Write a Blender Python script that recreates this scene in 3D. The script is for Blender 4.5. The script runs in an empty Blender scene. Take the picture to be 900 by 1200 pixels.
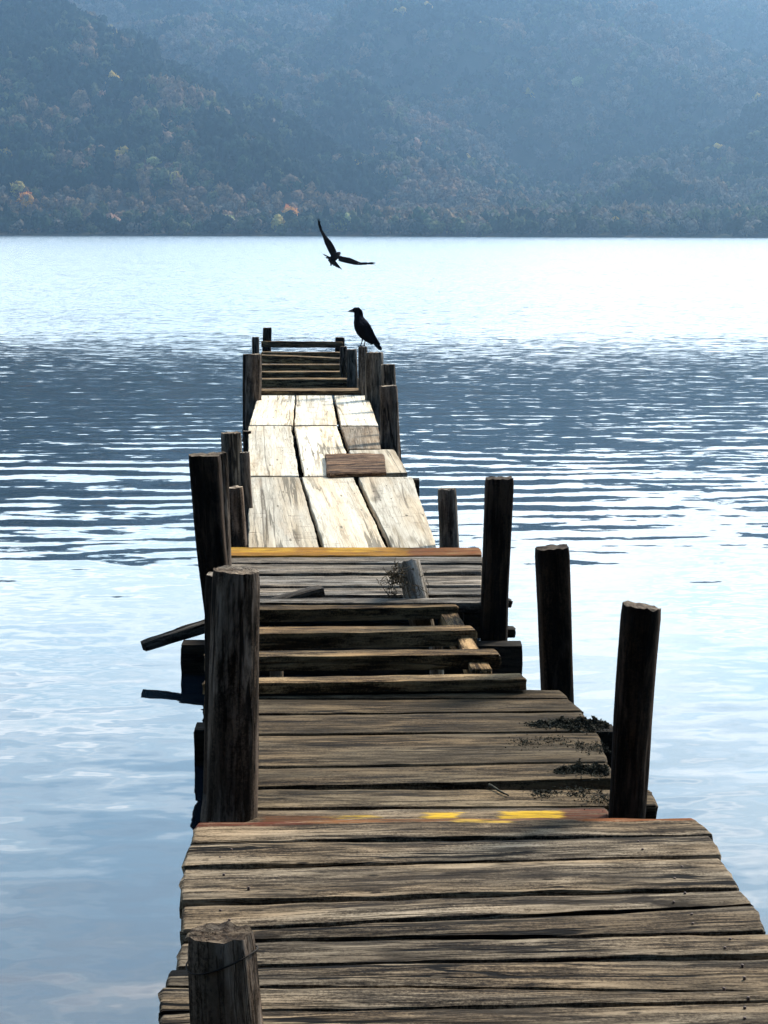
import bpy, bmesh, math, random
import numpy as np
from mathutils import Vector, Matrix, noise

random.seed(7); np.random.seed(7)
PI = math.pi
C = bpy.context.scene.collection
D = bpy.data
sc = bpy.context.scene

# ------------------------------------------------------------------ camera
F = 2500.0; HC = 1.60
PITCH = math.atan((600 - 273.5) / F)
ROLL = math.radians(0.22)
WATER = -0.28
cam_rot = Matrix.Rotation(PI/2 - PITCH, 3, 'X') @ Matrix.Rotation(ROLL, 3, 'Z')
cd = D.cameras.new('camera'); cam = D.objects.new('camera', cd); C.objects.link(cam)
cd.sensor_fit = 'VERTICAL'; cd.sensor_height = 36.0; cd.lens = 36.0 * F / 1200.0
cd.clip_start = 0.1; cd.clip_end = 20000
cam.matrix_world = Matrix.Translation((0, 0, HC)) @ cam_rot.to_4x4()
sc.camera = cam
CP = Vector((0, 0, HC))

def ray(px, py):
    return cam_rot @ Vector(((px - 450) / F, (600 - py) / F, -1))
def onz(px, py, z=0.0):                 # measured point on a level plane
    d = ray(px, py); return CP + d * ((z - HC) / d.z)
def ony(px, py, y):                     # measured point at a known distance
    d = ray(px, py); return CP + d * (y / d.y)

# ------------------------------------------------------------------ object helpers
def tag(o, label=None, cat=None, group=None, kind=None):
    if label: o['label'] = label
    if cat: o['category'] = cat
    if group: o['group'] = group
    if kind: o['kind'] = kind
    return o
def empty(name, loc=(0, 0, 0)):
    o = D.objects.new(name, None); C.objects.link(o); o.location = loc; o.empty_display_size = .1
    return o
def mesh_obj(name, verts, faces, mat, parent=None, smooth=True, mats=None, matidx=None):
    me = D.meshes.new(name); me.from_pydata([tuple(v) for v in verts], [], faces)
    for m in (mats or [mat]): me.materials.append(m)
    if matidx: me.polygons.foreach_set('material_index', matidx)
    me.polygons.foreach_set('use_smooth', [smooth] * len(me.polygons))
    me.update()
    o = D.objects.new(name, me); C.objects.link(o)
    if parent: o.parent = parent
    return o
def nz(x, y=0., z=0.): return noise.noise(Vector((x, y, z)))

# ------------------------------------------------------------------ materials
class NT:
    def __init__(s, name, world=False):
        if world: s.m = D.worlds.new(name)
        else: s.m = D.materials.new(name)
        s.m.use_nodes = True; s.t = s.m.node_tree; s.t.nodes.clear()
    def n(s, typ, **kw):
        nd = s.t.nodes.new(typ)
        for k, v in kw.items(): setattr(nd, k, v)
        return nd
    def l(s, a, b): s.t.links.new(a, b)
    def put(s, sock, v):
        if isinstance(v, bpy.types.NodeSocket): s.l(v, sock)
        else: sock.default_value = v
    def math(s, op, a, b=0.0, clamp=False, c=None):
        nd = s.n('ShaderNodeMath', operation=op); nd.use_clamp = clamp
        s.put(nd.inputs[0], a); s.put(nd.inputs[1], b)
        if c is not None: s.put(nd.inputs[2], c)
        return nd.outputs[0]
    def mix(s, f, a, b, mode='MIX'):
        nd = s.n('ShaderNodeMix', data_type='RGBA', blend_type=mode)
        s.put(nd.inputs[0], f)
        s.put(nd.inputs[6], a if isinstance(a, bpy.types.NodeSocket) else (*a, 1))
        s.put(nd.inputs[7], b if isinstance(b, bpy.types.NodeSocket) else (*b, 1))
        return nd.outputs[2]
    def ramp(s, f, stops, interp='LINEAR'):
        nd = s.n('ShaderNodeValToRGB'); r = nd.color_ramp; r.interpolation = interp
        while len(r.elements) < len(stops): r.elements.new(.5)
        for e, (p, c) in zip(r.elements, stops):
            e.position = p; e.color = (*c, 1) if isinstance(c, tuple) else (c, c, c, 1)
        s.l(f, nd.inputs[0]); return nd.outputs[0]
    def noise(s, vec, scale=1., detail=4., rough=.55, dist=0.):
        nd = s.n('ShaderNodeTexNoise')
        s.l(vec, nd.inputs['Vector']); nd.inputs['Scale'].default_value = scale
        nd.inputs['Detail'].default_value = detail; nd.inputs['Roughness'].default_value = rough
        nd.inputs['Distortion'].default_value = dist
        return nd
    def vscale(s, vec, sc3):
        nd = s.n('ShaderNodeVectorMath', operation='MULTIPLY'); s.l(vec, nd.inputs[0]); nd.inputs[1].default_value = sc3
        return nd.outputs[0]
    def vadd(s, a, b):
        nd = s.n('ShaderNodeVectorMath', operation='ADD'); s.put(nd.inputs[0], a); s.put(nd.inputs[1], b)
        return nd.outputs[0]
    def rng(s, v, a, b, c=0., d=1., typ='SMOOTHSTEP'):
        nd = s.n('ShaderNodeMapRange', interpolation_type=typ)
        s.put(nd.inputs[0], v)
        for i, q in zip((1, 2, 3, 4), (a, b, c, d)): s.put(nd.inputs[i], q)
        return nd.outputs[0]
    def out(s, sock, kind='Surface'):
        o = s.n('ShaderNodeOutputMaterial'); s.l(sock, o.inputs[kind]); return s.m
    def obj_coords(s):
        tc = s.n('ShaderNodeTexCoord'); oi = s.n('ShaderNodeObjectInfo')
        k = s.math('MULTIPLY', oi.outputs['Random'], 57.0)
        cb = s.n('ShaderNodeCombineXYZ'); s.l(k, cb.inputs[0]); s.l(k, cb.inputs[1]); s.l(k, cb.inputs[2])
        return tc.outputs['Object'], s.vadd(tc.outputs['Object'], cb.outputs[0]), oi.outputs['Random']

def cen_(t, n, i): return t.math('SUBTRACT', n.outputs[i], .5)
def wood(name, dark, mid, light, axis=0, stain=.5, crack=.5, bump=.004, speck=0.0, paint=None, rough=.85,
         grain=1.0, figure=0.0, blotch=.5, spec=.04, pits=.9, xsplit=0.0, patch=None, stretch=1.0):
    """Weathered timber. axis = index of the local axis the grain runs along."""
    t = NT(name); raw, co, rnd = t.obj_coords()
    def st(al, ac):
        v = [ac, ac, ac]; v[axis] = al * stretch; return tuple(v)
    g1 = t.noise(t.vscale(co, st(2.4*grain, 22*grain)), 1., 9., .72, .5)
    g2 = t.noise(t.vscale(co, st(1.7, 9.)), 1., 7., .68, .5)
    g3 = t.noise(t.vscale(co, st(7.*grain, 70*grain)), 1., 5., .7)
    g4 = t.noise(co, 120., 3., .8)
    f = t.math('ADD', t.math('ADD', t.math('MULTIPLY', g1.outputs[0], .55), t.math('MULTIPLY', g3.outputs[0], .23)), t.math('MULTIPLY', g4.outputs[0], .22))
    col = t.ramp(f, [(.42, dark), (.47, mid), (.53, light), (.63, tuple(min(1, c*1.45) for c in light))])
    hv = t.noise(t.vscale(co, st(1.1, 5.)), 1., 3.)
    col = t.mix(t.rng(hv.outputs[0], .38, .62), col, t.mix(1., col, (1.05, .95, .83), 'MULTIPLY'))
    # each board has its own tone
    tone = t.rng(rnd, 0, 1, .62, 1.25, 'LINEAR')
    tb = t.n('ShaderNodeCombineXYZ')
    for i in range(3): t.l(tone, tb.inputs[i])
    col = t.mix(1.0, col, tb.outputs[0], 'MULTIPLY')
    # grime blotches, long and soft
    bl = t.ramp(g2.outputs[0], [(.38, 1.0), (.50, 0.0)])
    col = t.mix(t.math('MULTIPLY', bl, stain), col, dark)
    bg = t.noise(co, 2.1, 6., .62)
    col = t.mix(t.math('MULTIPLY', t.ramp(bg.outputs[0], [(.40, 1.), (.54, 0.)]), blotch), col, tuple(c*.55 for c in mid))
    if figure:
        wv = t.n('ShaderNodeTexWave', wave_type='RINGS', rings_direction='Z')
        t.l(t.vscale(co, st(.9, 6.)), wv.inputs[0]); wv.inputs['Scale'].default_value = 3.; wv.inputs['Distortion'].default_value = 6
        wv.inputs['Detail'].default_value = 3
        col = t.mix(t.math('MULTIPLY', t.ramp(wv.outputs[1], [(.0, .0), (.75, .0), (.97, 1.)]), figure), col, mid)
    if patch:
        pa = t.noise(t.vscale(co, st(2.6, 11.)), 1., 7., .7, .6); pb = t.noise(t.vscale(co, st(3.5, 40.)), 1., 5., .7)
        pm = t.ramp(t.math('ADD', t.math('MULTIPLY', pa.outputs[0], .7), t.math('MULTIPLY', pb.outputs[0], .3)), [(.50, 0.), (.60, 1.)])
        col = t.mix(t.math('MULTIPLY', pm, patch[1]), col, patch[0])
    # knots
    vo = t.n('ShaderNodeTexVoronoi', feature='F1'); t.l(t.vscale(co, st(2.2, 5.)), vo.inputs['Vector']); vo.inputs['Scale'].default_value = 1.
    kn = t.ramp(vo.outputs['Distance'], [(.06, 1.), (.15, 0.)])
    col = t.mix(t.math('MULTIPLY', kn, .75), col, tuple(c*.5 for c in dark))
    # drying cracks along the grain
    c1 = t.noise(t.vscale(co, st(.8, 11.)), 1., 4., .55, .3)
    c2 = t.noise(t.vscale(co, st(2.2, 34.)), 1., 4., .55, .2)
    cr1 = t.ramp(t.math('ABSOLUTE', t.math('SUBTRACT', c1.outputs[0], .5)), [(.0, 1.), (.014, 1.), (.030, 0.)])
    msk = t.noise(t.vscale(co, st(1.2, 3.)), 1., 2.); m1 = t.ramp(msk.outputs[0], [(.44, 0.), (.56, 1.)])
    cr2 = t.ramp(t.math('ABSOLUTE', t.math('SUBTRACT', c2.outputs[0], .5)), [(.0, 1.), (.028, 0.)])
    cr = t.math('MULTIPLY', t.math('MAXIMUM', t.math('MULTIPLY', cr1, m1), t.math('MULTIPLY', cr2, .55)), crack)
    col = t.mix(cr, col, tuple(c*.18 for c in dark))
    pt = t.n('ShaderNodeTexVoronoi', feature='F1'); t.l(t.vscale(co, st(9., 22.)), pt.inputs['Vector']); pt.inputs['Scale'].default_value = 1.
    ps = t.n('ShaderNodeSeparateColor'); t.l(pt.outputs['Color'], ps.inputs[0])
    pit = t.math('MULTIPLY', t.ramp(pt.outputs['Distance'], [(.10, 1.), (.20, 0.)]), t.ramp(ps.outputs[0], [(.74, 0.), (.78, 1.)]))
    col = t.mix(t.math('MULTIPLY', pit, pits), col, tuple(c*.3 for c in dark))
    if speck:
        s1 = t.noise(t.vscale(co, st(18., 42.)), 1., 2.)
        sm = t.ramp(s1.outputs[0], [(.285, 1.), (.33, 0.)])
        s2 = t.noise(co, 3.3, 3.); sg = t.ramp(s2.outputs[0], [(.42, 0.), (.6, 1.)])
        col = t.mix(t.math('MULTIPLY', t.math('MULTIPLY', sm, sg), speck), col, (.06, .045, .03))
        # short splits across a weathered face
        s3 = t.noise(t.vscale(co, st(.13, 2.6)), 1.2, 2.2, .5, .05)
        s3l = t.ramp(t.math('ABSOLUTE', t.math('SUBTRACT', s3.outputs[0], .5)), [(.0, 1.), (.009, 0.)])
        s3g = t.noise(t.vscale(co, st(.8, 1.4)), 1.3, 2.); s3l = t.math('MULTIPLY', s3l, t.ramp(s3g.outputs[0], [(.46, 0.), (.54, 1.)]))
        col = t.mix(t.math('MULTIPLY', s3l, speck*(.9 if xsplit else .3)), col, (.05, .035, .022))
        if xsplit:
            s4 = t.noise(t.vscale(co, st(70., 4.)), 1., 3., .6, .2)
            sm4 = t.ramp(s4.outputs[0], [(.315, 1.), (.345, 0.)])
            col = t.mix(t.math('MULTIPLY', sm4, xsplit), col, (.07, .045, .028))
            s5 = t.noise(t.vscale(co, st(3.2, 9.)), 1., 6., .7); col = t.mix(t.math('MULTIPLY', t.ramp(s5.outputs[0], [(.58, 0.), (.72, 1.)]), .35), col, (.34, .23, .14))
    if paint:       # painted patches: x0, x1, y0, y1 in metres on the board, colour, cover
        sp = t.n('ShaderNodeSeparateXYZ'); t.l(raw, sp.inputs[0])
        pn = t.noise(t.vscale(raw, (9., 30., 30.)), 1., 5., .65)
        pw = t.noise(t.vscale(raw, (9., 75., 75.)), 1., 5., .65)
        xx = t.math('ADD', sp.outputs[0], t.math('MULTIPLY', cen_(t, pn, 0), .16))
        yy = t.math('ADD', sp.outputs[1], t.math('MULTIPLY', cen_(t, pw, 0), .035))
        for x0, x1, y0, y1, pc, amt in paint:
            m = t.math('MULTIPLY', t.math('MULTIPLY', t.rng(xx, x0-.02, x0+.02), t.rng(xx, x1+.02, x1-.02)),
                       t.math('MULTIPLY', t.rng(yy, y0-.006, y0+.006), t.rng(yy, y1+.006, y1-.006)))
            wear = t.ramp(pw.outputs[0], [(1-amt-.10, 0.), (1-amt+.02, 1.)])
            chip = t.ramp(g3.outputs[0], [(.40, .15), (.47, 1.)])
            col = t.mix(t.math('MULTIPLY', t.math('MULTIPLY', m, wear), chip), col, t.mix(t.rng(g1.outputs[0], .35, .6), tuple(c*.55 for c in pc), pc))
    bs = t.n('ShaderNodeBsdfPrincipled'); t.l(col, bs.inputs['Base Color'])
    bs.inputs['Roughness'].default_value = rough; bs.inputs['Specular IOR Level'].default_value = spec
    h = t.math('SUBTRACT', t.math('ADD', t.math('MULTIPLY', g1.outputs[0], .6), t.math('MULTIPLY', g3.outputs[0], .4)),
               t.math('MULTIPLY', cr, .8))
    bp = t.n('ShaderNodeBump'); bp.inputs['Strength'].default_value = 1.; bp.inputs['Distance'].default_value = bump
    t.l(h, bp.inputs['Height']); t.l(bp.outputs[0], bs.inputs['Normal'])
    return t.out(bs.outputs[0])

def plain(name, col, rough=.7, spec=.3, var=.25, scale=12.):
    t = NT(name); raw, co, rnd = t.obj_coords()
    n = t.noise(co, scale, 5.)
    c = t.mix(t.rng(n.outputs[0], .3, .7), tuple(x*(1-var) for x in col), tuple(x*(1+var) for x in col))
    bs = t.n('ShaderNodeBsdfPrincipled'); t.l(c, bs.inputs['Base Color'])
    bs.inputs['Roughness'].default_value = rough; bs.inputs['Specular IOR Level'].default_value = spec
    return t.out(bs.outputs[0])

M = {}
GD, GM, GL = (.006, .004, .003), (.070, .052, .034), (.225, .176, .120)
M['deck'] = wood('deck_weathered', GD, GM, GL, stain=.95, crack=1., bump=.006, speck=.8)
M['deck2'] = wood('deck_brown', (.009, .006, .003), (.056, .040, .023), (.150, .112, .068), stain=.7, crack=.85, bump=.005, speck=.7)
M['strip'] = wood('deck_grey', (.012, .010, .008), (.080, .068, .055), (.20, .175, .145), stain=.65, crack=.95, bump=.005)
RED, RUST, YEL, ORA = (.10, .022, .012), (.14, .045, .012), (.50, .30, .02), (.28, .125, .012)
M['deck_red'] = wood('deck_red_edge', GD, GM, GL, stain=.7, crack=.8, bump=.005, paint=[
    (-.72, -.36, .040, .2, (.085, .022, .010), .60), (-.40, .10, .05, .2, (.15, .060, .020), .54), (.02, .16, .03, .07, (.45, .28, .05), .52),
    (.10, .40, .055, .2, (.13, .055, .025), .56), (.36, .72, .045, .2, (.17, .050, .012), .58)])
M['deck_yellow'] = wood('deck_yellow_marks', GD, GM, GL, stain=.5, crack=.7, bump=.004, paint=[
    (-.42, -.20, -.2, .02, (.11, .045, .018), .56), (-.22, -.09, -.02, .02, (.36, .22, .03), .48), (.05, .15, -.2, .03, YEL, .55),
    (.26, .45, -.2, .03, YEL, .58), (.44, .60, -.2, .06, (.09, .03, .015), .55)])
M['strip_orange'] = wood('deck_orange_edge', (.03, .013, .006), (.14, .07, .025), (.25, .15, .06), stain=.7, crack=.7, bump=.003, paint=[
    (-.9, .30, -.2, .2, ORA, .56), (-.7, -.30, -.03, .2, (.42, .24, .02), .46), (-.12, .12, -.03, .2, (.44, .25, .02), .46), (.28, .9, -.2, .2, RUST, .52)])
M['white'] = wood('bleached_board', (.36, .30, .21), (.52, .46, .36), (.59, .53, .42), stain=.12, crack=.75, bump=.0015,
                  speck=.95, figure=0, blotch=.06, grain=.7, xsplit=.85, stretch=.32)
M['whitebrown'] = wood('bleached_board_brown', (.15, .10, .06), (.28, .21, .14), (.42, .35, .26), stain=.55, crack=.6, bump=.002, speck=.9, blotch=.4, xsplit=.8, stretch=.32)
M['beam'] = wood('beam_timber', (.007, .004, .002), (.050, .030, .014), (.23, .155, .08), stain=.6, crack=.7, bump=.004, blotch=.5)
M['dark_beam'] = wood('dark_timber', (.004, .003, .003), (.012, .010, .008), (.03, .024, .018), stain=.5, crack=.5, bump=.003)  # near-black timber tone for the understructure
M['post'] = wood('post_weathered', (.004, .003, .002), (.028, .019, .013), (.12, .095, .078), axis=2, stain=.7, crack=.9, bump=.007, blotch=.6, grain=.55, patch=((.21, .165, .130), .85))
M['post_dark'] = wood('post_dark', (.003, .002, .002), (.010, .007, .005), (.045, .028, .018), axis=2, stain=.8, crack=.8, bump=.006, blotch=.8, grain=.7, patch=((.070, .046, .032), .6))
M['post_grey'] = wood('post_grey', (.012, .010, .008), (.055, .046, .038), (.17, .15, .128), axis=2, stain=.6, crack=.8, bump=.005, blotch=.5, patch=((.25, .215, .18), .6))
M['post_white'] = wood('post_whitish', (.13, .10, .07), (.40, .34, .27), (.66, .60, .53), axis=2, stain=.85, crack=.8, bump=.008, speck=.9, blotch=.95, patch=((.14, .105, .07), .7))
M['end'] = wood('end_grain', (.03, .02, .014), (.13, .10, .075), (.30, .25, .19), axis=2, stain=.5, crack=.8, bump=.004)
M['end_dark'] = wood('end_grain_dark', (.012, .008, .005), (.04, .028, .02), (.10, .08, .06), axis=2, stain=.6, crack=.8, bump=.004)
M['board'] = wood('loose_board_brown', (.006, .003, .002), (.040, .018, .009), (.17, .11, .07), stain=.5, crack=1., bump=.010, grain=1.4)
M['stick'] = wood('driftwood', (.012, .010, .008), (.035, .030, .026), (.10, .09, .08), stain=.5, crack=.9, bump=.006)
M['weed'] = plain('dried_weed', (.030, .028, .018), .9, .1, .7, 60.)
M['net'] = plain('old_net', (.075, .055, .032), .9, .1, .5, 60.)
M['wire'] = plain('wire', (.015, .012, .010), .8, .1)
M['iron'] = plain('rusty_iron', (.06, .03, .02), .7, .4)
M['plume'] = plain('plumage', (.008, .008, .009), .55, .25, .3, 40.)
M['plume_grey'] = plain('plumage_grey', (.035, .030, .032), .7, .2, .4, 40.)
M['beak'] = plain('beak_horn', (.008, .008, .008), .35, .5)
M['eye'] = plain('eye', (.004, .003, .003), .08, .6, .0)

# ------------------------------------------------------------------ timber builders
_sd = [0]
def plank(NL, NR, FR, FL, th, mat, parent, name='plank', wob=.006, zw=.0025, rnd=.007, nx=44, endr=.012, warp=0.0):
    """A board whose worn top face spans four measured corners (near/far, left/right)."""
    _sd[0] += 1; s0 = _sd[0] * 13.7
    c = (NL + NR + FR + FL) / 4
    xd = ((NR + FR) - (NL + FL)).normalized()
    wd = ((FL + FR) - (NL + NR)); wd = (wd - xd * wd.dot(xd)).normalized()
    zd = xd.cross(wd).normalized()
    R = Matrix((xd, wd, zd)).transposed()
    inv = R.transposed()
    nl, nr, fr, fl = [inv @ (p - c) for p in (NL, NR, FR, FL)]
    prof = [(0.0, -1), (0.0, -.55), (0.0, -.12), (.012, 0), (.18, 0), (.34, 0), (.5, 0), (.66, 0), (.82, 0), (.988, 0), (1, -.12), (1, -.55), (1, -1)]
    bot = [(.66, -1), (.33, -1)]
    P = prof + bot; n = len(P)
    V = []; Fc = []
    L = (nr - nl).length
    e1 = min(endr, L*.2) / L
    ss = [0, e1*.3, e1*.65, e1] + [e1 + (1-2*e1)*q/nx for q in range(1, nx)] + [1-e1, 1-e1*.65, 1-e1*.3, 1]
    nx = len(ss) - 1
    for i in range(nx + 1):
        s = ss[i]
        a = nl.lerp(nr, s); b = fl.lerp(fr, s)
        e = min(s, 1 - s) * L
        sh = 0.0 if e > endr else (1 - e / endr)
        da = wob * (1.5*nz(s*L*1.6 + s0, 1.) + .6*nz(s*L*7 + s0, 2.) + .3*nz(s*L*26, s0))
        db = wob * (1.5*nz(s*L*1.6 + s0, 5.) + .6*nz(s*L*7 + s0, 6.) + .3*nz(s*L*26, s0+4))
        zz = zw * 2.2 * nz(s*L*1.3 + s0, 9.) + warp * ((2*s-1)**2 - .33)
        for (v, t) in P:
            p = a.lerp(b, v)
            w = (b - a).length
            p.y += da * (1 - v) - db * v * -1
            # rounded arris and ends
            inset = rnd if t > -.5 and (v <= .02 or v >= .98) else 0
            z = t * th + zz
            if t == 0: z += zw * nz(s*L*9 + s0, v*11, 3.) + zw*.6*nz(s*L*3 + s0, v*30, 7.)
            if v < .02 and t == 0: z -= rnd * .35; p.y += 0
            if v > .98 and t == 0: z -= rnd * .35
            if t == -.12: z -= rnd * .4
            if t < -.5: p.y += .004 * nz(s*L*8, s0 + v*3)
            if sh > 0:
                p.y += (.5 - v) * w * .10 * sh * sh
                z -= th * .14 * sh * sh * (1 if t == 0 else 0)
                sgn = 1 if s < .5 else -1
                p.x += sgn * (.5 + .5 * abs(2*v - 1)) * .004 * sh
            if i in (0, nx):
                p.x += .010 * nz(v*2.5 + s0, t*1, i) + .003 * nz(v*13 + s0, t*3, i)
            V.append(Vector((p.x, p.y, z)))
    for i in range(nx):
        for j in range(n):
            k = (j + 1) % n
            Fc.append((i*n + j, (i+1)*n + j, (i+1)*n + k, i*n + k))
    Fc.append(tuple(range(n))[::1]); Fc.append(tuple(nx*n + j for j in range(n))[::-1])
    o = mesh_obj(name, V, Fc, mat, parent)
    o.data.set_sharp_from_angle(angle=math.radians(28))
    o.matrix_local = Matrix.Translation(c) @ R.to_4x4()
    return o
def hplank(z, ln, rn, rf, lf, th, mat, parent, **k):
    """Corners as measured image points on the level z: left-near, right-near, right-far, left-far."""
    return plank(onz(*ln, z), onz(*rn, z), onz(*rf, z), onz(*lf, z), th, mat, parent, **k)
def beam(a, b, w, h, mat, parent, name='beam', **k):
    """Timber of width w, height h, top centre line from a to b."""
    a = Vector(a); b = Vector(b); d = (b - a).normalized(); s = Vector((-d.y, d.x, 0)).normalized() * (w/2)
    return plank(a - s, b - s, b + s, a + s, h, mat, parent, name=name, **k)

def post(x_top, y_top, x_bot, y_bot, Y, w_top, w_bot, mat, parent, sq=0.0, lean=0.0, top=None, bottom=-1.1, cut=0.0,
         name='post', rough=1.0, nh=44, na=36):
    """Round or squared pile measured at distance Y; runs down into the lake bed. cut = slope of the sawn top."""
    _sd[0] += 1; s0 = _sd[0] * 7.31
    T = ony(x_top, y_top, Y + lean); B = ony(x_bot, y_bot, Y)
    k = Y / F; rt = w_top * k / 2; rb = w_bot * k / 2
    d = (B - T); t_end = (bottom - T.z) / d.z
    E = T + d * t_end
    r_end = rb + (rb - rt) * .15 * (t_end - 1)
    ax = (T - E).normalized(); L = (T - E).length
    xd = Vector((1, 0, 0)); xd = (xd - ax * xd.dot(ax)).normalized(); yd = ax.cross(xd)
    R = Matrix((xd, yd, ax)).transposed()
    V = []; Fc = []; mi = []
    for i in range(nh + 1):
        u = (i / nh) ** .75
        z = L * u
        q = (1 - u) * t_end            # 0 top .. 1 = measured bottom
        r = rt + (rb - rt) * min(q, 1) + (r_end - rb) * max(0, (q - 1) / max(t_end - 1, .01))
        cx = .010 * nz(z*1.7 + s0, 3.) * rough; cy = .010 * nz(z*1.7 + s0, 8.) * rough
        for j in range(na):
            th = 2*PI*j/na; c, s = math.cos(th), math.sin(th)
            rr = r
            if sq: rr = r * ((abs(c)**(2+6*sq) + abs(s)**(2+6*sq)) ** (-1/(2+6*sq)))
            g = .055*nz(c*1.3 + s0, s*1.3, z*1.1) + .040*nz(c*4.5 + s0, s*4.5, z*1.2) + .022*nz(c*10, s*10 + s0, z*3.5) + .012*nz(c*6, s*6+s0, z*14)
            cr = nz(c*2.6 + s0*2, s*2.6, z*.5)      # long splits
            g -= .10 * max(0, 1 - abs(cr) / .035) * (1 if nz(s0, z*1.3, 4) > -.2 else 0)
            rr *= 1 + g * rough
            if i == nh: rr *= .955
            zt = z
            if i >= nh - 1: zt = z + cut * rr * c + .008*nz(c*3+s0, s*3, 2.)*rough - (.006 if i == nh - 1 else 0)
            V.append(Vector((rr*c + cx, rr*s + cy, zt)))
    for i in range(nh):
        for j in range(na):
            k2 = (j+1) % na
            Fc.append((i*na + j, i*na + k2, (i+1)*na + k2, (i+1)*na + j)); mi.append(0)
    # sawn top: rings in to the centre
    base = nh*na; prev = [base + j for j in range(na)]
    rim = [V[b].copy() for b in prev]; cen = sum(rim, Vector()) / na
    for ring in (.75, .45, .2):
        cur = []
        for j in range(na):
            p = cen.lerp(rim[j], ring); p.z += .004*nz(p.x*90, p.y*90, s0) - .001; cur.append(len(V)); V.append(p)
        for j in range(na):
            k2 = (j+1) % na; Fc.append((prev[j], prev[k2], cur[k2], cur[j])); mi.append(1)
        prev = cur
    Fc.append(tuple(prev)); mi.append(1)
    o = mesh_obj(name, V, Fc, None, parent, mats=[mat, top or M['end']], matidx=mi)
    o.data.set_sharp_from_angle(angle=math.radians(50))
    o.matrix_local = Matrix.Translation(E) @ R.to_4x4()
    return o

# ------------------------------------------------------------------ THE PIER
pier = empty('pier', (0, 5, 0)); pier.location = (0, 0, 0)
tag(pier, 'old weathered timber pier running out over the lake on crooked posts', 'pier')

# near deck, z = 0
Z0 = 0.0
near = [  # left-near, right-near, right-far, left-far, material, thickness
    ((222, 986), (838, 975), (814, 956), (229, 962), 'deck_red', .045),
    ((212, 1014), (848, 1001), (834, 978), (220, 989), 'deck', .05),
    ((209, 1052), (869, 1039), (846, 1004), (213, 1017), 'deck', .055),
    ((211, 1088), (884, 1057), (869, 1042), (212, 1061), 'deck', .055),
    ((216, 1099), (899, 1090), (886, 1061), (216, 1092), 'deck', .045),
    ((205, 1131), (928, 1115), (907, 1094), (210, 1104), 'deck', .05),
    ((192, 1153), (955, 1158), (930, 1120), (196, 1135), 'deck', .05),
    ((184, 1184), (972, 1169), (958, 1161), (186, 1156), 'deck', .045),
    ((184, 1222), (1000, 1198), (975, 1172), (186, 1187), 'deck', .05),
    ((178, 1262), (1025, 1240), (1000, 1202), (182, 1226), 'deck', .05),
    ((172, 1310), (1060, 1290), (1028, 1246), (176, 1267), 'deck', .05),
    ((165, 1362), (1105, 1345), (1063, 1296), (170, 1316), 'deck', .05)]
for a, b, c, d, m, th in near:
    hplank(Z0, a, b, c, d, th, M[m], pier, wob=.0045, zw=.003, nx=70, rnd=.009)

def nails(board, fr, zt=.002, rr=.0034):
    xs = [v.co.x for v in board.data.vertices]; ys = [v.co.y for v in board.data.vertices]
    x0, x1, y0, y1 = min(xs), max(xs), min(ys), max(ys)
    for fx in fr:
        if random.random() < .4: continue
        for fy in ((.3, .7) if y1 - y0 > .12 else (.5,)):
            px, py = x0 + (x1-x0)*fx + random.uniform(-.05, .05), y0 + (y1-y0)*fy + random.uniform(-.01, .01)
            V = [Vector((math.cos(2*PI*j/10)*rr*k, math.sin(2*PI*j/10)*rr*k, z)) for k, z in ((1, -.006), (1, .0012), (.7, .0024)) for j in range(10)]
            Fn = [(q*10+j, q*10+(j+1)%10, (q+1)*10+(j+1)%10, (q+1)*10+j) for q in (0, 1) for j in range(10)] + [tuple(range(20, 30))]
            o = mesh_obj('nail', V, Fn, M['iron'], board); o.location = (px, py, zt)
for o in [o for o in pier.children if o.name.startswith('plank')][:9]: nails(o, (.10, .88))

# second deck, slightly lower
Z1 = -.06
second = [
    ((250, 817), (668, 817), (658, 808), (254, 806), 'deck2'),
    ((248, 836), (684, 832), (668, 819), (250, 819), 'deck2'),
    ((246, 860), (700, 856), (684, 834), (248, 838), 'deck2'),
    ((245, 898), (713, 892), (702, 858), (246, 862), 'deck2'),
    ((244, 922), (722, 912), (714, 894), (245, 901), 'deck2'),
    ((243, 946), (772, 943), (764, 925), (244, 924), 'deck2'),
    ((242, 968), (716, 962), (712, 946), (243, 949), 'deck_yellow')]
for k, (a, b, c, d, m) in enumerate(second):
    hplank(Z1, a, b, c, d, .045, M[m], pier, wob=.004, zw=.002, nx=56, rnd=.006)

# bare joists
Z2 = -.01
for a, b, c, d, h in [
    ((236, 801), (619, 796), (612, 789), (240, 794), .040),
    ((238, 770), (588, 767), (582, 760), (240, 763), .058),
    ((262, 744), (560, 738), (553, 732), (262, 735), .065),
    ((262, 715), (538, 711), (533, 704), (262, 707), .055)]:
    hplank(Z2, a, b, c, d, h, M['beam'], pier, name='joist', wob=.003, zw=.002, nx=48, rnd=.002)

# grey cross boards with an orange painted far board
Z3 = 0.0
for a, b, c, d, m in [
    ((262, 706), (566, 706), (566, 700), (262, 700), 'strip'),
    ((262, 698), (566, 696), (566, 689), (262, 689), 'strip'),
    ((262, 687), (566, 685), (566, 674), (262, 675), 'strip'),
    ((262, 672), (566, 670), (566, 662), (262, 661), 'strip'),
    ((262, 659), (567, 659), (567, 652), (262, 653), 'strip'),
    ((262, 651), (566, 650), (563, 641), (262, 641), 'strip_orange')]:
    hplank(Z3, a, b, c, d, .045, M[m], pier, wob=.003, zw=.002, nx=40, rnd=.005)

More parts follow.
